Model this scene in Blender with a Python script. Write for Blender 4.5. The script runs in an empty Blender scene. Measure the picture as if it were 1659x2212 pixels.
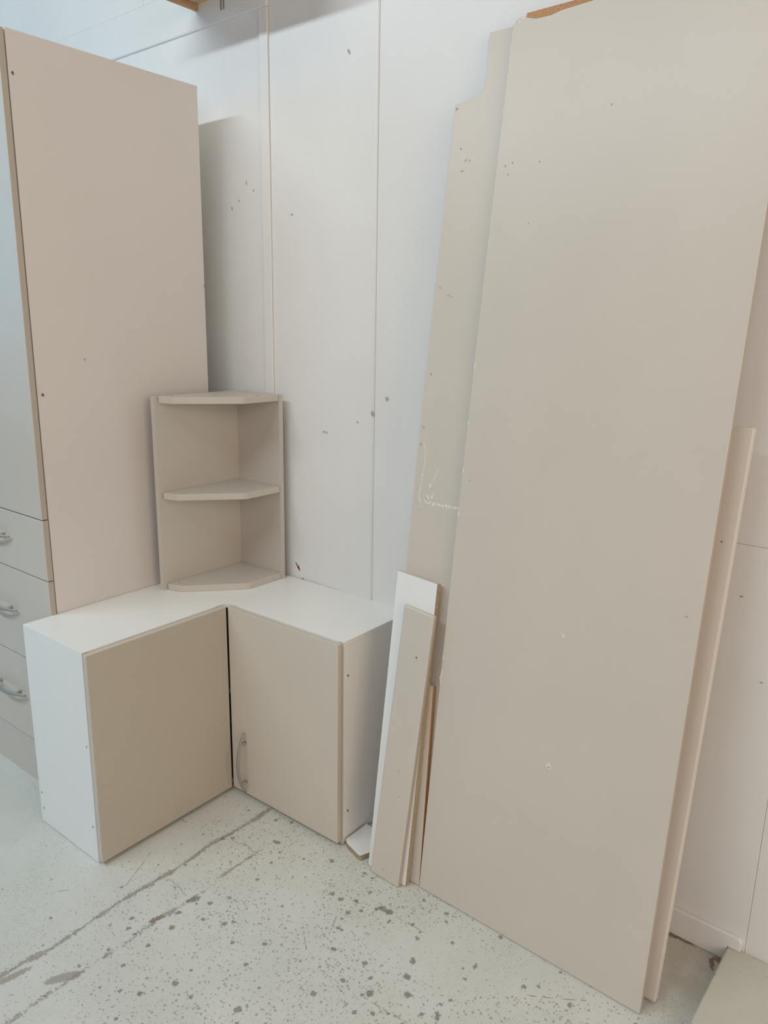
import bpy, bmesh, math, random
from mathutils import Vector, Matrix, noise as mn
random.seed(4)
R_ = math.radians
scn = bpy.context.scene
col = scn.collection

# ------------------------------------------------------------------ camera
cam_d = bpy.data.cameras.new('camera')
cam = bpy.data.objects.new('camera', cam_d); col.objects.link(cam); scn.camera = cam
right = Vector((0.77207447, 0.63531293, 0.01668796))
down = Vector((0.16426705, -0.17412463, -0.97092582))
fwd = Vector((-0.61393594, 0.75236832, -0.23879816))
M = Matrix((right, -down, -fwd)).transposed().to_4x4()
M.translation = Vector((2.14298617, -1.78203462, 1.51494734))
cam.matrix_world = M
cam_d.sensor_fit = 'VERTICAL'; cam_d.sensor_height = 24.0
cam_d.lens = 1657.6086 / 2212 * 24.0
cam_d.clip_start = 0.02

# ------------------------------------------------------------------ world, lamps, exposure
world = bpy.data.worlds.new('world'); scn.world = world; world.use_nodes = True
bg = world.node_tree.nodes['Background']
bg.inputs[0].default_value = (1.0, 0.90, 0.78, 1); bg.inputs[1].default_value = 0.03
def area(name, loc, target, sx, sy, power, color):
    d = bpy.data.lights.new(name, 'AREA'); d.shape = 'RECTANGLE'; d.size = sx; d.size_y = sy
    d.energy = power; d.color = color
    o = bpy.data.objects.new(name, d); col.objects.link(o); o.location = loc
    o.rotation_euler = (Vector(target) - Vector(loc)).to_track_quat('-Z', 'Z').to_euler()
    return o
area('strip_lamp', (-0.6, -3.7, 4.25), (-0.6, 0.0, 1.0), 4.6, 0.16, 222, (0.40, 0.465, 0.50))
area('daylight_opening', (-3.6, -3.2, 2.2), (0.3, -0.3, 1.4), 2.2, 2.0, 60, (0.0, 0.25, 0.52))
area('lamps_right_of_hall', (5.2, -1.9, 2.0), (0.0, -0.6, 1.0), 2.6, 2.2, 60, (1.02, 0.84, 0.64))
area('ceiling_lamps', (0.5, -2.0, 4.4), (0.5, -2.0, 0.0), 5.0, 2.0, 60, (0.52, 0.50, 0.38))
area('lamps_behind_camera', (3.6, -4.5, 2.6), (0.6, 0.0, 1.0), 3.0, 1.6, 100, (0.50, 0.42, 0.41))
vs = scn.view_settings
vs.view_transform = 'Standard'; vs.look = 'None'; vs.gamma = 1.0; vs.use_curve_mapping = False
vs.exposure = -0.03

# ------------------------------------------------------------------ node helper
class NT:
    def __init__(s, name):
        s.m = bpy.data.materials.new(name); s.m.use_nodes = True
        s.t = s.m.node_tree; s.b = s.t.nodes['Principled BSDF']
        s.co = s.t.nodes.new('ShaderNodeTexCoord').outputs['Object']
    def link(s, a, b): s.t.links.new(a, b)
    def setin(s, sock, v):
        if hasattr(v, 'is_output'): s.link(v, sock)
        elif isinstance(v, (tuple, list)) and len(v) == 3 and sock.type == 'RGBA': sock.default_value = (*v, 1)
        else: sock.default_value = v
    def math(s, op, a, b=0.0, c=0.0, clamp=False):
        n = s.t.nodes.new('ShaderNodeMath'); n.operation = op; n.use_clamp = clamp
        for i, v in enumerate((a, b, c)): s.setin(n.inputs[i], v)
        return n.outputs[0]
    def vmath(s, op, a, b):
        n = s.t.nodes.new('ShaderNodeVectorMath'); n.operation = op
        s.setin(n.inputs[0], a)
        if op == 'SCALE': s.setin(n.inputs[3], b)
        else: s.setin(n.inputs[1], b)
        return n.outputs[0]
    def noise(s, scale, detail=2, rough=.5, vec=None, colr=False):
        n = s.t.nodes.new('ShaderNodeTexNoise'); n.inputs['Scale'].default_value = scale
        n.inputs['Detail'].default_value = detail; n.inputs['Roughness'].default_value = rough
        s.link(vec or s.co, n.inputs['Vector'])
        return n.outputs['Color' if colr else 'Fac']
    def voro(s, scale, vec=None, dim='3D'):
        n = s.t.nodes.new('ShaderNodeTexVoronoi'); n.voronoi_dimensions = dim; n.inputs['Scale'].default_value = scale
        s.link(vec or s.co, n.inputs['Vector']); return n.outputs['Distance'], n.outputs['Color']
    def ramp(s, v, a, b, o0=0.0, o1=1.0):
        n = s.t.nodes.new('ShaderNodeMapRange'); n.interpolation_type = 'SMOOTHSTEP'
        for i, x in enumerate((v, a, b, o0, o1)): s.setin(n.inputs[i], x)
        return n.outputs[0]
    def mix(s, f, a, b):
        n = s.t.nodes.new('ShaderNodeMix'); n.data_type = 'RGBA'
        s.setin(n.inputs[0], f); s.setin(n.inputs[6], a); s.setin(n.inputs[7], b)
        return n.outputs[2]
    def sep(s, v):
        n = s.t.nodes.new('ShaderNodeSeparateXYZ'); s.link(v, n.inputs[0]); return n.outputs
    def bump(s, h, strength, dist=.001):
        n = s.t.nodes.new('ShaderNodeBump'); n.inputs['Strength'].default_value = strength
        n.inputs['Distance'].default_value = dist; s.link(h, n.inputs['Height']); s.link(n.outputs[0], s.b.inputs['Normal'])
    def out(s, color, rough=.5, metal=0.0, spec=.5):
        s.setin(s.b.inputs['Base Color'], color); s.setin(s.b.inputs['Roughness'], rough)
        s.b.inputs['Metallic'].default_value = metal; s.b.inputs['Specular IOR Level'].default_value = spec
        return s.m

def paint(name, c, rough=.45, var=.03, bump=.05, bscale=350, spec=.4, smudge=0.0):
    n = NT(name)
    v = n.noise(2.5, 4, .6)
    a = tuple(x * (1 - var) for x in c); b = tuple(min(1, x * (1 + var)) for x in c)
    cc = n.mix(n.ramp(v, .3, .7), a, b)
    if smudge:
        sm = n.math('MULTIPLY', n.ramp(n.noise(9, 6, .7), .62, .78), smudge)
        cc = n.mix(sm, cc, tuple(x * .72 for x in c))
    n.bump(n.noise(bscale, 3), bump, .0006)
    return n.out(cc, rough, 0, spec)

def chipboard(name, c0, c1, c2):
    n = NT(name)
    v, vc = n.voro(420)
    cc = n.mix(n.ramp(n.noise(260, 4, .7), .35, .65), c0, c1)
    cc = n.mix(n.ramp(v, .1, .45, 1, 0), cc, c2)
    n.bump(n.noise(500, 3), .6, .0015)
    return n.out(cc, .85, 0, .2)

def wood(name, c0, c1):
    n = NT(name)
    mp = n.t.nodes.new('ShaderNodeMapping'); mp.inputs['Scale'].default_value = (1.0, .12, 1.0); n.link(n.co, mp.inputs[0])
    v = n.noise(70, 5, .6, mp.outputs[0])
    n.bump(v, .3, .001)
    return n.out(n.mix(n.ramp(v, .3, .7), c0, c1), .6, 0, .3)

def flat(name, c, rough=.6, metal=0.0): 
    n = NT(name); v = n.noise(120, 3); a = tuple(x * .93 for x in c)
    return n.out(n.mix(v, a, c), rough, metal)

def floor_mat(name, base, base2, marks=True):
    n = NT(name)
    xyz = n.sep(n.co); X, Y = xyz[0], xyz[1]
    wob = n.vmath('SCALE', n.vmath('SUBTRACT', n.noise(120, 4, .7, colr=True), (.5, .5, .5)), .013)
    cw = n.vmath('ADD', n.co, wob)
    cc = n.mix(n.ramp(n.noise(3.2, 5, .6), .35, .68), base, base2)
    cc = n.mix(n.math('MULTIPLY', n.ramp(n.noise(22, 5, .7), .55, .75), .16), cc, (.42, .41, .35))
    dens = n.noise(2.6, 3, .6)
    rx = n.math('SUBTRACT', X, 1.12); ry = n.math('SUBTRACT', Y, -.52)
    rr = n.math('SQRT', n.math('ADD', n.math('MULTIPLY', rx, rx), n.math('MULTIPLY', ry, ry)))
    dens_hi = n.math('MULTIPLY', n.ramp(dens, .30, .60, .35, 1.1), n.ramp(rr, .35, 1.0, 1.1, .45))
    # fine specks
    d1, c1 = n.voro(125, cw, '2D')
    r1 = n.sep(c1)[0]
    t1 = n.math('MULTIPLY', n.math('MULTIPLY', n.math('POWER', r1, 3.4), dens_hi), .40)
    s1 = n.math('MULTIPLY', n.math('LESS_THAN', d1, t1), .62)
    d2, c2 = n.voro(42, cw, '2D')
    r2 = n.sep(c2)[1]
    t2 = n.math('MULTIPLY', n.math('MULTIPLY', n.math('POWER', r2, 12.0), dens_hi), .34)
    s2 = n.math('MULTIPLY', n.math('LESS_THAN', d2, t2), .85)
    # very fine pitting everywhere
    d3, c3 = n.voro(210, cw, '2D')
    t3 = n.math('MULTIPLY', n.math('POWER', n.sep(c3)[2], 2.5), .33)
    s3 = n.math('MULTIPLY', n.math('MULTIPLY', n.math('LESS_THAN', d3, t3), n.ramp(n.noise(5, 3), .42, .62)), .45)
    sp = n.math('MAXIMUM', n.math('MAXIMUM', s1, s2), s3)
    cc = n.mix(n.math('MULTIPLY', sp, .9), cc, (.21, .205, .19))
    height = n.math('SUBTRACT', n.math('MULTIPLY', n.noise(60, 5, .7), .5), sp)
    if marks:
        pat = n.noise(17, 4, .65); fine = n.noise(110, 4, .7); slow = n.noise(4.5, 2)
        rag = n.noise(150, 6, .8)
        def joint(x0, half, bias, y_lo, y_hi, wobble=.03):
            # ragged worn line: flakes thin out away from the joint
            dx = n.math('ABSOLUTE', n.math('SUBTRACT', n.math('ADD', X, n.math('MULTIPLY', n.math('SUBTRACT', slow, .5), wobble)), x0))
            fall = n.math('MULTIPLY', n.math('SUBTRACT', 1.0, n.math('DIVIDE', dx, half)), .55)
            v = n.math('ADD', fall, n.math('ADD', n.math('MULTIPLY', n.math('SUBTRACT', rag, .5), 2.1), n.math('MULTIPLY', n.math('SUBTRACT', pat, .5), 1.5)))
            m = n.ramp(v, bias, n.math('ADD', bias, .06))
            g = n.math('MULTIPLY', n.ramp(Y, y_lo - .03, y_lo), n.ramp(Y, y_hi, y_hi + .03, 1, 0))
            return n.math('MULTIPLY', n.math('MULTIPLY', m, g), n.math('LESS_THAN', dx, n.math('MULTIPLY', half, 1.35)))
        j = n.math('MAXIMUM', joint(.512, .0135, .30, -2.2, -.33), joint(.642, .019, .50, -2.2, -.70))
        j = n.math('MAXIMUM', j, joint(.512, .0045, .12, -2.2, -.36))
        j = n.math('MAXIMUM', j, joint(.636, .011, .34, -.615, -.50, .01))
        j = n.math('MAXIMUM', j, n.math('MULTIPLY', joint(.577, .075, .86, -1.3, -.42, .01), .6))
        # cross cracks between the joints
        def cross(y0, x0, x1, w):
            dy = n.math('ABSOLUTE', n.math('SUBTRACT', n.math('ADD', Y, n.math('MULTIPLY', n.math('SUBTRACT', n.noise(14, 3), .5), .06)), y0))
            dy = n.math('ADD', dy, n.math('MULTIPLY', n.math('SUBTRACT', fine, .5), .010))
            return n.math('MULTIPLY', n.math('LESS_THAN', dy, w), n.math('MULTIPLY', n.math('GREATER_THAN', X, x0), n.math('LESS_THAN', X, x1)))
        for a in ((-.50, .51, .66, .0016), (-.74, .53, .62, .0014)):
            j = n.math('MAXIMUM', j, n.math('MULTIPLY', cross(*a), .8))
        cc = n.mix(n.math('MULTIPLY', j, .66), cc, n.mix(n.ramp(n.noise(40, 3), .4, .6), (.21, .155, .125), (.28, .24, .21)))
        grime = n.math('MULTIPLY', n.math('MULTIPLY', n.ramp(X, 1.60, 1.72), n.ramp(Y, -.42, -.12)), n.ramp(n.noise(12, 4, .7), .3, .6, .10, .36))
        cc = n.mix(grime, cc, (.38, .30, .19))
        # single blots: x, y, half length, half width, turn, colour
        G = (.165, .165, .165); O = (.20, .19, .13); B = (.21, .14, .11); RR = (.42, .14, .08)
        blots = [(.650, -.735, .020, .010, 70, O), (.633, -.842, .022, .008, 75, B), (.688, -.831, .009, .008, 0, O), (.66, -.79, .010, .006, 60, B),
                 (.289, -.944, .005, .004, 0, G), (1.078, -.428, .013, .009, 20, G), (1.05, -.436, .012, .005, 60, G),
                 (1.10, -.452, .010, .004, 90, G), (.985, -.455, .008, .005, 0, G), (1.02, -.475, .007, .005, 0, G),
                 (1.243, -.561, .011, .008, 0, G), (1.275, -.60, .010, .009, 30, G), (1.225, -.515, .007, .012, 30, G), (1.19, -.45, .006, .005, 0, G),
                 (1.052, -.614, .009, .006, 40, G), (1.02, -.555, .010, .005, 0, G), (1.36, -.60, .013, .006, 120, G), (1.33, -.665, .008, .008, 0, G), (1.205, -.655, .010, .010, 0, G),
                 (1.35, -.43, .011, .004, 100, G), (1.155, -.42, .008, .004, 30, G), (.70, -.98, .006, .005, 0, G), (.80, -1.0, .007, .006, 0, G),
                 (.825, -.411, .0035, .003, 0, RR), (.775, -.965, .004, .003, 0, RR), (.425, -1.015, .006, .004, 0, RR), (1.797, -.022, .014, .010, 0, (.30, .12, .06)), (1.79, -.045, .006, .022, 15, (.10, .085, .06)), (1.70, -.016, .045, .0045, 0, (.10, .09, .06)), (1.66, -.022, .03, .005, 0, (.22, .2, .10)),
                 (.53, -1.17, .05, .010, 80, (.33, .31, .27)), (.625, -1.09, .045, .014, 60, (.33, .31, .27))]
        wx = n.sep(n.vmath('SCALE', n.vmath('SUBTRACT', n.noise(135, 6, .8, colr=True), (.5, .5, .5)), .034))
        wx2 = n.math('ADD', X, wx[0]); wy2 = n.math('ADD', Y, wx[1])
        for (bx_, by_, a_, b_, ang, c_) in blots:
            ca, sa = math.cos(R_(ang)), math.sin(R_(ang))
            dx = n.math('SUBTRACT', wx2, bx_); dy = n.math('SUBTRACT', wy2, by_)
            u = n.math('DIVIDE', n.math('ADD', n.math('MULTIPLY', dx, ca), n.math('MULTIPLY', dy, sa)), a_)
            v = n.math('DIVIDE', n.math('SUBTRACT', n.math('MULTIPLY', dy, ca), n.math('MULTIPLY', dx, sa)), b_)
            r = n.math('ADD', n.math('MULTIPLY', u, u), n.math('MULTIPLY', v, v))
            cc = n.mix(n.ramp(r, .7, 1.1, .78, 0), cc, c_)
        # drag scratches
        for (ax, ay, bx_, by_) in ((1.08, -.43, 1.19, -.425), (1.47, -.43, 1.60, -.345), (1.02, -.60, .985, -.53), (.95, -.62, 1.0, -.66),
                                   (.40, -.70, .47, -.83), (1.2, -.67, 1.33, -.66), (1.40, -.70, 1.56, -.63), (.37, -.92, .33, -.98)):
            L = math.hypot(bx_ - ax, by_ - ay); ux, uy = (bx_ - ax) / L, (by_ - ay) / L
            dx = n.math('SUBTRACT', X, ax); dy = n.math('SUBTRACT', Y, ay)
            t = n.math('ADD', n.math('MULTIPLY', dx, ux), n.math('MULTIPLY', dy, uy))
            d = n.math('ABSOLUTE', n.math('ADD', n.math('SUBTRACT', n.math('MULTIPLY', dy, ux), n.math('MULTIPLY', dx, uy)), n.math('MULTIPLY', n.math('SUBTRACT', slow, .5), .02)))
            m = n.math('MULTIPLY', n.ramp(d, .0004, .0022, n.ramp(n.noise(45, 3), .4, .55), 0), n.math('MULTIPLY', n.math('GREATER_THAN', t, 0.0), n.math('LESS_THAN', t, L)))
            cc = n.mix(n.math('MULTIPLY', m, .7), cc, (.2, .19, .18))
        height = n.math('SUBTRACT', height, n.math('MULTIPLY', j, 1.5))
    n.bump(height, .5, .0012)
    return n.out(cc, .5, 0, .35)

M_WALL = paint('wall_paint', (.80, .80, .79), .42, .02, .08, 90, smudge=.10)
M_WHITE = paint('white_laminate', (.86, .86, .84), .30, .012, .03, 500)
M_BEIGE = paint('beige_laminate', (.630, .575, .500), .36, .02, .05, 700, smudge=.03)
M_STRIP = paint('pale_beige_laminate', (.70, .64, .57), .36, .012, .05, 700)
M_BEIGE_SHADE = paint('shaded_beige_laminate', (.50, .455, .385), .34, .015, .05, 700)  # same beige as the other door, the left door's shade put into its colour
M_SHELF = paint('shelf_laminate', (.56, .52, .465), .42, .015, .05, 700)
M_EDGE = paint('beige_edge_band', (.60, .55, .475), .35, .02, .02)
M_EDGE_SHADE = paint('shaded_edge_band', (.46, .41, .35), .4, .02, .02)  # edge band darkened in its colour to stand for dimmer right-facing edges
M_TALL = paint('tall_cabinet_laminate', (.68, .645, .625), .4, .012, .05, 700)
M_CHIP = chipboard('raw_chipboard', (.36, .29, .19), (.50, .42, .30), (.27, .21, .135))
M_ORANGE = chipboard('raw_orange_chipboard', (.52, .27, .13), (.60, .36, .20), (.36, .18, .08))
M_WOOD = wood('plywood', (.42, .23, .12), (.58, .36, .20))
M_TAN = wood('tan_wood', (.60, .47, .32), (.70, .57, .40))
M_METAL = NT('brushed_metal'); M_METAL = M_METAL.out(M_METAL.mix(M_METAL.noise(300, 2), (.33, .335, .335), (.40, .405, .405)), .5, .45)
M_DARKMETAL = flat('dull_metal', (.35, .33, .28), .45, .7)
M_DARK = flat('dark_gap', (.05, .03, .02), .9)
M_SEAM = flat('seam_filler', (.20, .155, .13), .9)
M_HOLE = flat('screw_hole', (.16, .14, .13), .8)
M_CHIPPED = flat('bare_white_chip', (.80, .77, .73), .8)
M_SMUDGE = flat('grey_scuff', (.42, .40, .37), .8)
M_RED = flat('red_splash', (.30, .02, .02), .5)
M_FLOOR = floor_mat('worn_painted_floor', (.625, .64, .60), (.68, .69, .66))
M_STEP = floor_mat('painted_step', (.60, .59, .53), (.56, .55, .47), False)
M_INSIDE = paint('inner_board', (.62, .60, .56), .5)

# ------------------------------------------------------------------ mesh helpers
def link(name, me, mats, parent=None, loc=None, rot=None):
    o = bpy.data.objects.new(name, me); col.objects.link(o)
    for m in mats: me.materials.append(m)
    if parent: o.parent = parent
    if loc: o.location = loc
    if rot: o.rotation_euler = rot
    return o
def tag(o, label=None, cat=None, group=None, kind=None):
    if label: o['label'] = label
    if cat: o['category'] = cat
    if group: o['group'] = group
    if kind: o['kind'] = kind
    return o
def empty(name, loc, rot=(0, 0, 0)):
    o = bpy.data.objects.new(name, None); o.empty_display_size = .1
    col.objects.link(o); o.location = loc; o.rotation_euler = rot; return o
def bevel(o, w=.001, seg=2):
    b = o.modifiers.new('bevel', 'BEVEL'); b.width = w; b.segments = seg; b.limit_method = 'ANGLE'; b.angle_limit = R_(40)
    return o
def box(name, lo, hi, mats, parent=None, bev=.0008, pick=None):
    """axis-aligned board; pick(normal) gives the material slot"""
    bm = bmesh.new(); bmesh.ops.create_cube(bm, size=1)
    for v in bm.verts:
        v.co = Vector([lo[i] + (v.co[i] + .5) * (hi[i] - lo[i]) for i in range(3)])
    bm.normal_update()
    if pick:
        for f in bm.faces: f.material_index = pick(f.normal)
    me = bpy.data.meshes.new(name); bm.to_mesh(me); bm.free()
    o = link(name, me, mats if isinstance(mats, (list, tuple)) else [mats], parent)
    if bev: bevel(o, bev)
    return o
def prism(name, pts, axis, a, b, mats, parent=None, bev=.0008, pick=None, cuts=None, warp=None):
    """polygon pts in the plane across `axis`, extruded from a to b"""
    bm = bmesh.new()
    def mk(p, h):
        if axis == 'z': return (p[0], p[1], h)
        if axis == 'y': return (p[0], h, p[1])
        return (h, p[0], p[1])
    vs_ = [bm.verts.new(mk(p, a)) for p in pts]
    f = bm.faces.new(vs_)
    r = bmesh.ops.extrude_face_region(bm, geom=[f])
    d = Vector(mk((0, 0), b - a))
    for g in r['geom']:
        if isinstance(g, bmesh.types.BMVert): g.co += d
    bmesh.ops.recalc_face_normals(bm, faces=bm.faces[:])
    if cuts:
        for z in cuts:
            bmesh.ops.bisect_plane(bm, geom=bm.verts[:] + bm.edges[:] + bm.faces[:], plane_co=(0, 0, z), plane_no=(0, 0, 1))
    bm.normal_update()
    if pick:
        for f in bm.faces: f.material_index = pick(f.normal)
    if warp:
        for v in bm.verts: v.co = Vector(warp(v.co))
    me = bpy.data.meshes.new(name); bm.to_mesh(me); bm.free()
    o = link(name, me, mats if isinstance(mats, (list, tuple)) else [mats], parent)
    if bev: bevel(o, bev)
    return o
def tube(name, pts, radii, mat, parent=None, seg=12, flatten=None):
    bm = bmesh.new(); rings = []
    pts = [Vector(p) for p in pts]
    for i, p in enumerate(pts):
        t = (pts[min(i + 1, len(pts) - 1)] - pts[max(i - 1, 0)]).normalized()
        up = Vector((0, 1, 0)) if abs(t.y) < .9 else Vector((1, 0, 0))
        s = t.cross(up).normalized(); u = s.cross(t)
        r = radii[i] if isinstance(radii, (list, tuple)) else radii
        ru = r * (flatten or 1)
        rings.append([bm.verts.new(p + s * (r * math.cos(2 * math.pi * k / seg)) + u * (ru * math.sin(2 * math.pi * k / seg))) for k in range(seg)])
    for a, b in zip(rings, rings[1:]):
        for k in range(seg): bm.faces.new((a[k], a[(k + 1) % seg], b[(k + 1) % seg], b[k]))
    bm.faces.new(rings[0][::-1]); bm.faces.new(rings[-1])
    for f in bm.faces: f.smooth = True
    me = bpy.data.meshes.new(name); bm.to_mesh(me); bm.free()
    return link(name, me, [mat], parent)
def blobs(name, items, mat, parent, surf, kind=None):
    """flat irregular patches lying on a surface; items = (u, v, ru, rv, turn); surf(u, v, h) -> point"""
    bm = bmesh.new()
    for (u, v, ru, rv, ang) in items:
        n = 12; ca, sa = math.cos(R_(ang)), math.sin(R_(ang)); top = []; bot = []
        for k in range(n):
            a = 2 * math.pi * k / n; j = .65 + .6 * random.random()
            x, y = ru * j * math.cos(a), rv * j * math.sin(a)
            uu, vv = u + x * ca - y * sa, v + x * sa + y * ca
            top.append(bm.verts.new(surf(uu, vv, .0004))); bot.append(bm.verts.new(surf(uu, vv, -.0002)))
        bm.faces.new(top); bm.faces.new(bot[::-1])
        for k in range(n): bm.faces.new((top[k], bot[k], bot[(k + 1) % n], top[(k + 1) % n]))
    bmesh.ops.recalc_face_normals(bm, faces=bm.faces[:])
    me = bpy.data.meshes.new(name); bm.to_mesh(me); bm.free()
    o = link(name, me, [mat], parent)
    if kind: o['kind'] = kind
    return o
def along(pts, step, w0, w1, jit=.001):
    out = []
    for (a, b) in zip(pts, pts[1:]):
        L = math.hypot(b[0] - a[0], b[1] - a[1]); n = max(1, int(L / step)); ang = math.degrees(math.atan2(b[1] - a[1], b[0] - a[0]))
        for k in range(n):
            t = (k + .5) / n
            out.append((a[0] + (b[0] - a[0]) * t + random.uniform(-jit, jit), a[1] + (b[1] - a[1]) * t + random.uniform(-jit, jit), L / n * .72, random.uniform(w0, w1), ang))
    return out
def mark(name, x, z, r, mat, parent, at, axis='y', rv=None):
    """a small screw hole or scuff on a face; sits a hair proud of it"""
    if axis == 'y': s = lambda u, v, h: (u, at - h, v)
    else: s = lambda u, v, h: (at + h, u, v)
    return blobs(name, [(x, z, r, rv or r, random.uniform(0, 90))], mat, parent, s)

# ------------------------------------------------------------------ the setting
def struct(o, label=None): return tag(o, label, None, None, 'structure')
fl = bpy.data.meshes.new('floor')
fl.from_pydata([(-4, -6, 0), (6, -6, 0), (6, .2, 0), (-4, .2, 0)], [], [(0, 1, 2, 3)])
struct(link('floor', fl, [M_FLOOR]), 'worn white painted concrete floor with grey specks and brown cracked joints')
wall = struct(box('wall_back', (-4, .016, 0), (6, .12, 4.6), M_SEAM, None, 0), 'white panelled wall behind the cabinets and leaning boards')
def sheet(x0, x1, z0, z1, proud=.0, bev=.004):
    return box('wall_panel', (x0, -proud, z0), (x1, .016, z1), M_WALL, wall, bev)
sheet(-4, .2040, 0.0, 2.4362, .001, .002)
prism('wall_panel', [(.2053, .016), (.2053, .0), (.6325, .0), (.6370, .0014), (.6405, .0045), (.6425, .0090), (.6425, .016)], 'z', 0, 4.6, [M_WALL], wall, .0004)
sheet(.6450, 1.4500, 0, 4.6, 0, .003)
sheet(1.4502, 1.8480, 0, 1.0500, 0, .0015)
sheet(1.4502, 1.8480, 1.0505, 4.6, 0, .0015)
sheet(1.8484, 6, 0, 1.0500, 0, .0015)
sheet(1.8484, 6, 1.0505, 4.6, 0, .0015)
sheet(-4, -.4345, 2.5728, 4.6, 0, .002)
sheet(-.4325, .2045, 2.5728, 4.6, 0, .002)
sheet(-4, .2045, 2.4350, 2.5712, .007, .006)
box('cover_strip', (.166, -.0065, 0), (.2042, -.0008, 2.4360), M_WALL, wall, .0018)
struct(prism('baseboard_back', [(.8, .0005), (1.811, .0005), (1.811, .0405), (1.842, .0405), (1.842, .066), (1.836, .0755), (.8, .0755)], 'y', -.013, -.0002, [M_WALL], None, .003), 'low white baseboard at the foot of the wall')
struct(box('trim_1', (1.8115, -3.2, 0), (5.0, -.002, .04), M_STEP, None, .004), 'low painted step along the right side of the floor')
ws = lambda u, v, h: (u, -h, v)
blobs('grey_scuff', [(.0133, 1.879, .003, .008, 20), (.0495, 1.899, .003, .004, 0), (.0885, 1.951, .003, .006, 10), (.121, 1.9245, .003, .004, 0), (.434, 1.172, .004, .004, 0),
      (.445, 1.171, .003, .004, 0), (.3328, .6513, .005, .003, 0), (.691, 1.296, .003, .007, 20), (.6978, 1.297, .002, .006, 20), (.6378, 1.249, .006, .008, 0),
      (.578, 1.2166, .003, .004, 0), (.5337, 2.2537, .003, .008, 30), (.298, 1.84, .004, .003, 0), (1.735, .93, .003, .002, 0), (1.80, .74, .003, .002, 0)], M_SMUDGE, wall, lambda u, v, h: (u, -.0012 - h, v), 'stuff')
tag(blobs('red_splash', [(.2993, .6995, .002, .005, 30), (.304, .694, .003, .005, 30), (.3106, .687, .005, .0075, 25), (.3145, .680, .003, .005, 20)], M_RED, wall, ws, 'stuff'), 'small dark red splash on the wall')

# ------------------------------------------------------------------ arc handle
def arc_handle(parent, c, axis, length=.205, posts=.144, depth=.034, out=(0, -1, 0)):
    """bowed bar: axis is the direction of the bar, out the way it stands off the face"""
    a = Vector(axis); o_ = Vector(out); c = Vector(c); pts = []; rad = []
    for k in range(25):
        t = -1 + k / 12
        pts.append(c + a * (t * length / 2) + o_ * (depth * (1 - t * t) * .78 + .008)); rad.append(.0036 + .0030 * (1 - t * t))
    h = tube('handle', pts, rad, M_METAL, parent, 12, .75)
    t = posts / length; d = depth * (1 - t * t) * .78 + .008
    for s in (-1, 1):
        p = c + a * (s * posts / 2)
        tube('handle_post', [p + o_ * .0, p + o_ * .002, p + o_ * (d + .001)], [.0055, .0050, .0042], M_DARKMETAL, h, 12)
    return h

CROT = R_(1.3707)
CO = (.00423, -.17681, 0)

# ------------------------------------------------------------------ tall cabinet
tall = empty('tall_cabinet', CO, (0, 0, CROT))
tag(tall, 'tall beige cupboard with drawers, left of the corner cabinet', 'cupboard')
TH = 2.2245; YB = .058; YF = -.546
side_profile = [(YF, 0.0), (YB, 0.0), (YB, 1.618), (YB - .0025, 1.621), (YB - .0025, 1.629), (YB, 1.632), (YB, TH), (YF, TH)]
prism('side_panel', side_profile, 'x', -.018, 0, [M_TALL], tall)
box('side_panel', (-.600, YF, 0), (-.582, YB, TH), M_TALL, tall)
box('top_panel', (-.582, YF, TH - .018), (-.018, YB, TH), M_TALL, tall)
box('bottom_panel', (-.582, YF, .15), (-.018, YB - .004, .168), M_WHITE, tall)
box('back_panel', (-.582, YB - .006, .168), (-.018, YB - .001, TH - .018), M_WHITE, tall, 0)
box('plinth', (-.600, -.552, .0), (.0, -.5462, .1600), M_BEIGE, tall)
YD = YF - .0035
door = box('door', (-.598, YD - .018, .9440), (.0010, YD, TH - .002), [M_BEIGE, M_EDGE_SHADE], tall, .0018, lambda n: 1 if n.x > .5 else 0)
for z0, z1 in ((.757, .9405), (.461, .7535), (.172, .4575)):
    dr = box('drawer', (-.598, YD - .018, z0), (.0025, YD, z1), [M_BEIGE, M_EDGE_SHADE], tall, .0018, lambda n: 1 if n.x > .5 else 0)
    arc_handle(dr, (-.300, YD - .0175, (z0 + z1) / 2 + .012), (1, 0, 0), .215, .128)
for (y, z) in ((-.5353, 2.122), (-.5315, 1.303), (-.3939, 1.397)):
    mark('screw_hole', y, z, .0042 if z != 1.397 else .0025, M_HOLE if z != 1.397 else M_SMUDGE, tall, 0.0, 'x', .005)

# ------------------------------------------------------------------ corner cabinet
D1 = .310; DY = -.150; L = -.6537; BK = .1635; W = .797; H = .650
cc = empty('corner_cabinet', CO, (0, 0, CROT))
tag(cc, 'low white L-shaped corner cabinet with two beige doors standing on the floor', 'cabinet')
T = .016
# the top: L outline with a rounded cut at the inner corner
def l_outline(ins=0.0):
    r = .042; p = [(.0015, BK), (.0015, L), (D1 - ins, L)]
    cx_, cy_ = D1 - ins, DY - ins
    p.append((cx_, cy_ - r * 1.25))
    for k in range(1, 8):
        t = k / 8
        # sweeping cut that passes behind the corner
        ax, ay = cx_, cy_ - r * 1.25; bx_, by_ = cx_ + r * 1.25, cy_; mx, my = cx_ - r * .38, cy_ + r * .38
        p.append(((1 - t) ** 2 * ax + 2 * t * (1 - t) * mx + t * t * bx_, (1 - t) ** 2 * ay + 2 * t * (1 - t) * my + t * t * by_))
    p += [(cx_ + r * 1.25, cy_), (W, DY - ins), (W, BK)]
    return p
edgepick = lambda n: 1 if (abs(n.z) < .5 and (n.x > .3 or n.y < -.3)) else 0
prism('top_panel', l_outline(), 'z', H - T, H, [M_WHITE, M_WHITE], cc, .0008)
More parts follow.
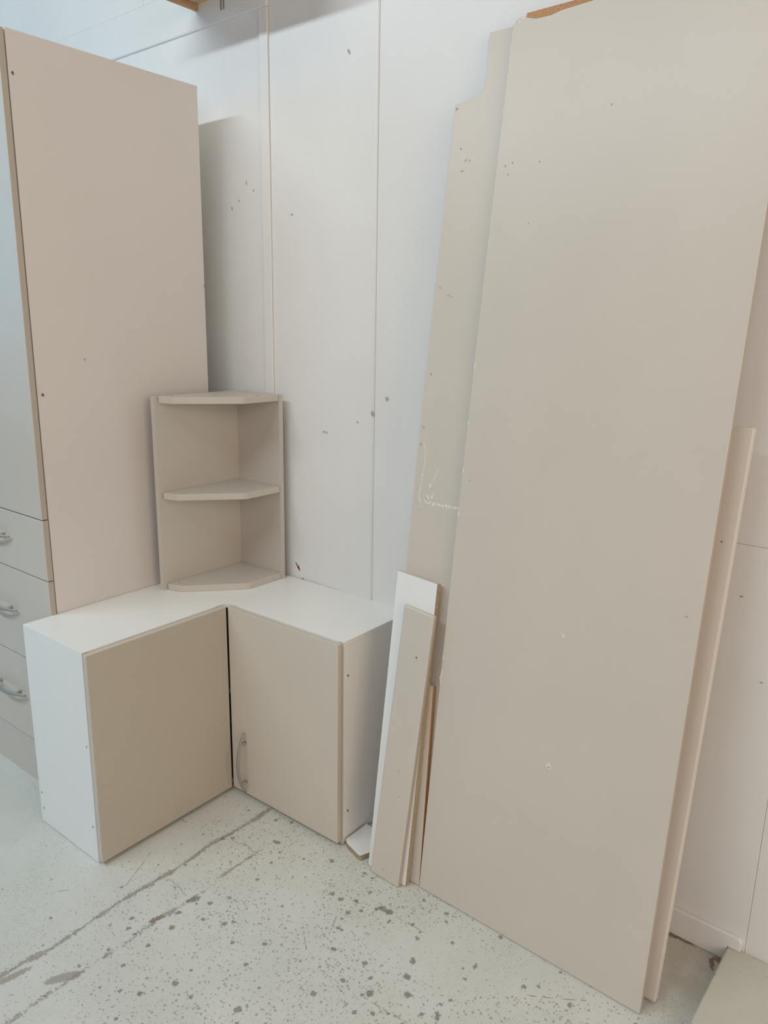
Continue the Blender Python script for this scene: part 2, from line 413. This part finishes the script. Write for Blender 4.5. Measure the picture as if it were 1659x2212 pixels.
prism('bottom_panel', [(.0185, BK - .006), (.0185, L + .0165), (D1 - .001, L + .0165), (D1 - .001, DY + .001), (W - .0165, DY + .001), (W - .0165, BK - .006)], 'z', .008, .008 + T, [M_WHITE, M_EDGE], cc, .0005, edgepick)
prism('inner_shelf', [(.0185, BK - .02), (.0185, L + .02), (D1 - .012, L + .02), (D1 - .012, DY + .012), (W - .02, DY + .012), (W - .02, BK - .02)], 'z', .328, .344, [M_WHITE], cc, .0005)
fe = lambda n: 1 if n.x > .5 else 0
ee = lambda n: 1 if n.y < -.5 else 0
box('end_panel', (.0015, L, .003), (D1, L + T, H - T - .0002), [M_WHITE, M_EDGE], cc, .0005, fe)
box('end_panel', (W - T, DY, .004), (W, BK, H - T - .0002), [M_WHITE, M_EDGE], cc, .0005, ee)
box('back_panel', (.002, L + T, .022), (.006, BK - .004, H - T - .001), M_WHITE, cc, 0)
box('back_panel', (.0065, BK - .0045, .022), (W - T, BK - .0005, H - T - .001), M_WHITE, cc, 0)
box('edge_band', (D1 + .0002, L, .002), (D1 + .0022, L + T, H - .001), M_EDGE, cc, .0004)
box('edge_band', (W - T, DY - .0022, .002), (W, DY - .0002, H - .001), M_EDGE, cc, .0004)
DT = .018
dl = box('door', (D1 + .0040, L - .001, .013), (D1 + .0040 + DT, DY - .0255, H - .0035), [M_BEIGE_SHADE, M_EDGE], cc, .0016, lambda n: 0 if abs(n.x) > .5 else 1)
dr_ = box('door', (D1 + .0245, DY - .0040 - DT, .015), (W - .004, DY - .0040, H - .0035), [M_BEIGE, M_EDGE], cc, .0016, lambda n: 0 if abs(n.y) > .5 else 1)
arc_handle(dr_, (.400, DY - .0040 - DT + .0005, .1300), (0, 0, 1), .215, .141, .036)
for y, z in ((.296, .3654), (.2946, .1131), (.0145, .1045), (.018, .0517)):
    mark('screw_hole', y, z, .0022, M_HOLE, cc, L, 'y', .0036)
for y, z in ((-.1318, .5432), (-.1302, .1056)):
    mark('screw_hole', y, z, .004, M_HOLE, cc, W, 'x')

# ------------------------------------------------------------------ open corner shelf on top
sh = empty('corner_shelf', (CO[0], CO[1], H + .0003), (0, 0, CROT))
tag(sh, 'open beige corner shelf unit with three shelves, standing on the corner cabinet', 'shelf')
SH = .634
prism('side_panel', [(.0525, -.2140), (.0680, -.2140), (.0690, .1410), (.0535, .1410)], 'z', 0, SH - .002, [M_SHELF], sh)
prism('side_panel', [(.0692, .1250), (.2740, .1240), (.2745, .1400), (.0692, .1410)], 'z', 0, SH - .002, [M_SHELF], sh)
sp = [(.0690, .1245), (.0690, -.1940), (.0760, -.2010), (.1250, -.1860), (.2660, -.0300), (.2700, -.0200), (.2730, .1225)]
for z0 in (.0, .306, SH - .022):
    prism('shelf_board', sp, 'z', z0, z0 + .021, [M_SHELF], sh, .0012)
for (x, y) in ((.098, -.165), (.255, .045)):
    blobs('screw_hole', [(x, y, .004, .003, 0)], M_HOLE, sh, lambda u, v, h: (u, v, SH - .001 + h))
blobs('screw_hole', [(.093, -.17, .003, .002, 0)], M_HOLE, sh, lambda u, v, h: (u, v, .021 + h))

# ------------------------------------------------------------------ leaning boards
def lean(name, x, y, slope, thick, label, cat, group=None, roll=0.0):
    e = empty(name, (x, y, thick * math.sin(math.atan(slope)) + .0006), (-math.atan(slope), roll, 0))
    tag(e, label, cat, group); return e
def bowed(b, hgt): return lambda co: (co.x, co.y - b * 4 * max(0, min(1, co.z / hgt)) * (1 - max(0, min(1, co.z / hgt))), co.z)
facepick = lambda n: 0 if abs(n.y) > .5 else (2 if n.z > .5 else 1)
# big front sheet
BOW = .009
HF = 2.232
fp = lean('tall_board', 1.084, -.303, .1208, .016, 'largest beige board sheet, foremost of the tall ones leaning on the wall', 'board')
out = [(0, 0), (.625, 0), (.625, HF - .004), (.30, HF)] + [(.020, HF - .006), (.010, HF - .010), (.003, HF - .020), (0, HF - .034)]
out2 = []
for i, p in enumerate(out):
    out2.append(p)
prism('board_sheet', out2, 'y', 0, .0155, [M_BEIGE, M_EDGE_SHADE, M_ORANGE], fp, .0012, facepick, [HF * k / 14 for k in range(1, 14)], bowed(BOW, HF))
prism('raw_patch', [(.036, HF - .0105), (.060, HF - .0185), (.10, HF - .0190), (.125, HF - .0140), (.22, HF - .0100), (.40, HF - .0050), (.40, HF + .0005), (.036, HF - .0020)], 'y', -.0012, .002, [M_ORANGE], fp, 0)
fsurf = lambda u, v, h: (u, -BOW * 4 * (v / HF) * (1 - v / HF) - h, v)
def to_l(pts, x0, rise=1.00727): return [(x - x0, z * rise) for x, z in pts]
chips = [(1.417, .487, .0055, .008, 0), (1.4185, .483, .0055, .003, 0), (1.412, .807, .004, .003, 20), (1.408, .812, .002, .002, 0)]
blobs('chipped_patch', [(x - 1.084, z * 1.0073, a, b, c) for x, z, a, b, c in chips] +
      [(.0025, z, .0016, random.uniform(.004, .016), 0) for z in (.60, .62, .665, 1.05, 1.16, 1.28, 1.42, 1.86, 2.02, 2.10, 2.14, 2.16)] +
      [(.028, 2.222, .004, .004, 0), (.018, 2.215, .003, .004, 0), (.001, .607, .003, .006, 0)], M_CHIPPED, fp, fsurf, 'stuff')
blobs('grey_scuff', [(x - 1.084, z * 1.0073, a, b, c) for x, z, a, b, c in ((1.679, .922, .004, .0015, 0), (1.109, 1.88, .002, .003, 0), (1.128, 1.885, .0025, .002, 0), (1.12, 1.86, .002, .002, 0), (1.20, 1.88, .002, .002, 0),
      (1.19, 1.745, .002, .002, 0), (1.11, 1.13, .003, .0015, 30), (1.36, 1.98, .003, .0012, 40))], M_SMUDGE, fp, fsurf, 'stuff')
# notched sheet behind it
sy = .1195
np_ = lean('tall_board', .925, -.2845, sy, .016, 'beige sheet with a curved notch cut from its top corner, behind the largest board', 'board')
HN = 2.215; K = 1.0071
no = [(0, 0), (.60, 0), (.60, HN), (.085, HN)] + [(x - .925, z * K) for x, z in ((1.0145, 2.197), (1.010, 2.190), (1.0125, 2.14), (1.0155, 2.105), (1.0135, 2.085), (1.009, 2.070), (1.002, 2.060), (.993, 2.055), (.932, 2.047))] + [(.0055, 1.95), (.003, 1.6), (.0, 1.3)]
prism('board_sheet', no, 'y', 0, .0155, [M_BEIGE, M_EDGE, M_EDGE], np_, .0012, facepick, [HN * k / 14 for k in range(1, 14)], bowed(BOW, HN))
nsurf = lambda u, v, h: (u, -BOW * 4 * (v / HN) * (1 - v / HN) - h, v)
def tl(pts): return [(x - .925 + .004, z * K) for x, z in pts]
scr = along(tl([(.941, 1.205), (.947, 1.185), (.948, 1.155), (.947, 1.125), (.943, 1.095), (.941, 1.073), (.943, 1.054), (.948, 1.045)]), .007, .0009, .0028, .0014)
scr += along(tl([(.994, 1.143), (.985, 1.115), (.976, 1.098)]), .008, .0007, .0014, .0004) + [(.974 - .921, 1.096 * K, .0045, .005, 0)]
scr += along(tl([(.963, 1.066), (.967, 1.050), (.993, 1.049), (1.045, 1.049), (1.074, 1.050)]), .0075, .0020, .0052, .0012)
scr += [(.983 - .921, 1.066 * K, .004, .004, 0), (.986 - .921, 1.074 * K, .0015, .005, 0), (1.014 - .921, 1.072 * K, .0014, .0014, 0), (.968 - .921, 1.062 * K, .005, .008, 0), (.951 - .921, 1.036 * K, .009, .0009, -10)]
blobs('chipped_patch', scr, M_CHIPPED, np_, nsurf, 'stuff')
blobs('grey_scuff', [(x - .925, z * K, a, b, c) for x, z, a, b, c in ((.963, 1.939, .003, .0035, 0), (.982, 1.91, .0016, .005, -30), (.993, 1.908, .0015, .004, 40), (.975, 1.885, .006, .002, 0), (.938, 2.036, .004, .003, 0),
      (.945, 1.603, .003, .002, 0), (.973, 1.584, .002, .002, 0), (.983, 1.58, .0018, .0018, 0), (.944, 1.384, .004, .003, 0), (.935, 1.20, .003, .004, 0), (.937, 1.245, .003, .004, 0))], M_SMUDGE, np_, nsurf, 'stuff')
# thin white sheet peeking out on the left, behind the notched one
wp = lean('white_sheet', .9125, -.2655, .1185, .008, 'thin white sheet edge peeking out left of the notched beige sheet', 'board')
prism('board_sheet', [(0, 0), (.20, 0), (.20, 1.318), (.010, 1.318), (.0115, 1.28)], 'y', 0, .0075, [M_WHITE, M_WHITE, M_EDGE], wp, .0006, facepick, [1.318 * k / 8 for k in range(1, 8)], bowed(.006, 1.318))
# beige strip behind on the right
st = lean('leaning_strip', 1.640, -.2560, .1195, .022, 'narrow shorter beige board standing behind the right side of the large sheet', 'board')
prism('board_sheet', [(0, .004), (.086, .004), (.0985, 1.327), (0, 1.327)], 'y', 0, .0200, [M_STRIP, M_STRIP, M_STRIP], st, .0030, facepick)
blobs('screw_hole', [(.071, 1.085, .0025, .002, 0)], M_HOLE, st, lambda u, v, h: (u, -h, v))
# small beige offcut with raw orange edge
of = lean('board_offcut', .955, -.3010, .1060, .016, 'short beige offcut with a raw orange-brown edge, behind the white board', 'board')
prism('board_sheet', [(0, 0), (.1275, 0), (.1085, .576), (0, .582)], 'y', 0, .0155, [M_BEIGE, M_ORANGE, M_EDGE], of, .0018, facepick)
# white board with raw edge
wb = lean('white_board', .9200, -.3270, .1250, .016, 'white board with a raw chipboard edge, behind the front beige board', 'board')
HW = .868
ol = [(0, 0), (.1345, 0), (.1325, HW - .008), (.0, HW)]
def rough_edge(co):
    x, y, z = co
    if x > .1 and y > .008: x += .0022 * mn.noise(Vector((0, 0, z * 55))) + .0035 * max(0, mn.noise(Vector((5, 0, z * 9)))) + .001
    if x < .05: x += .0012 * mn.noise(Vector((3, 0, z * 140)))
    return (x, y, z)
prism('board_sheet', ol, 'y', 0, .0155, [M_WHITE, M_CHIP, M_EDGE], wb, 0, facepick, [HW * k / 90 for k in range(1, 90)], rough_edge)
# front narrow beige board with softened right edge
bb = lean('beige_board', .9415, -.3450, .1240, .0165, 'narrow beige board with a screw hole, frontmost of the small leaning boards', 'board', roll=R_(1.75))
def rf(pts): return pts
bp = prism('board_sheet', [(0, 0), (.1010, 0), (.1010, .784), (.0, .790)], 'y', 0, .016, [M_BEIGE, M_EDGE_SHADE, M_EDGE], bb, .0050, facepick)
blobs('screw_hole', [(.062, .660, .0028, .003, 0)], M_HOLE, bb, lambda u, v, h: (u, -h, v))
blobs('grey_scuff', [(.083, .17, .0018, .002, 0), (.045, .03, .0022, .002, 0), (.052, .33, .0012, .006, 60), (.066, .26, .004, .001, 40)], M_SMUDGE, bb, lambda u, v, h: (u, -h, v), 'stuff')
# white offcut on the floor
fo = empty('floor_offcut', (0, 0, 0)); tag(fo, 'small white chipboard offcut lying flat on the floor beside the corner cabinet', 'board')
prism('board_sheet', [(.8080, -.3010), (.8254, -.3125), (.8830, -.3290), (.8905, -.3270), (.9130, -.2650), (.9250, -.2100), (.8080, -.2050)], 'z', .0006, .0176, [M_WHITE, M_CHIP], fo, .0004, lambda n: 0 if abs(n.z) > .5 else 1)

# ------------------------------------------------------------------ wooden wall shelf and its slotted rail (top edge of the view)
wsf = empty('wall_shelf', (-.125, -.003, 2.49)); tag(wsf, 'brown wooden shelf fixed high on the wall, seen from below at the top edge', 'shelf')
box('shelf_board', (0, -.290, .0185), (.620, .0, .0385), M_TAN, wsf, .001)
bm_ = box('batten', (-.008, -.290, 0), (.006, .0, .0180), M_WOOD, wsf, .001)
upper = empty('shade_deck', (.90, -.003, 2.95)); tag(upper, 'unseen brown wooden deck, added high above the tall leaning boards to shade them', 'shelf')  # out-of-view deck, added only to shade the tops of the tall boards
box('shade_deck_board', (0, -.95, 0), (3.2, .0, .04), M_WOOD, upper, .001)
rail = empty('slotted_rail', (.0025, -.0012, 2.467)); tag(rail, 'short metal slotted rail on the wall beside the wooden shelf', 'rail')
def uchan():
    o = prism('channel', [(-.0075, 0), (-.0075, -.0095), (-.0055, -.0095), (-.0055, -.002), (.0055, -.002), (.0055, -.0095), (.0075, -.0095), (.0075, 0)], 'z', 0, .036, [M_DARKMETAL], rail, .0003)
uchan()
for k in range(2):
    box('slot', (-.002, -.0026, .006 + k * .016), (.002, -.0021, .017 + k * .016), M_DARK, rail, 0)
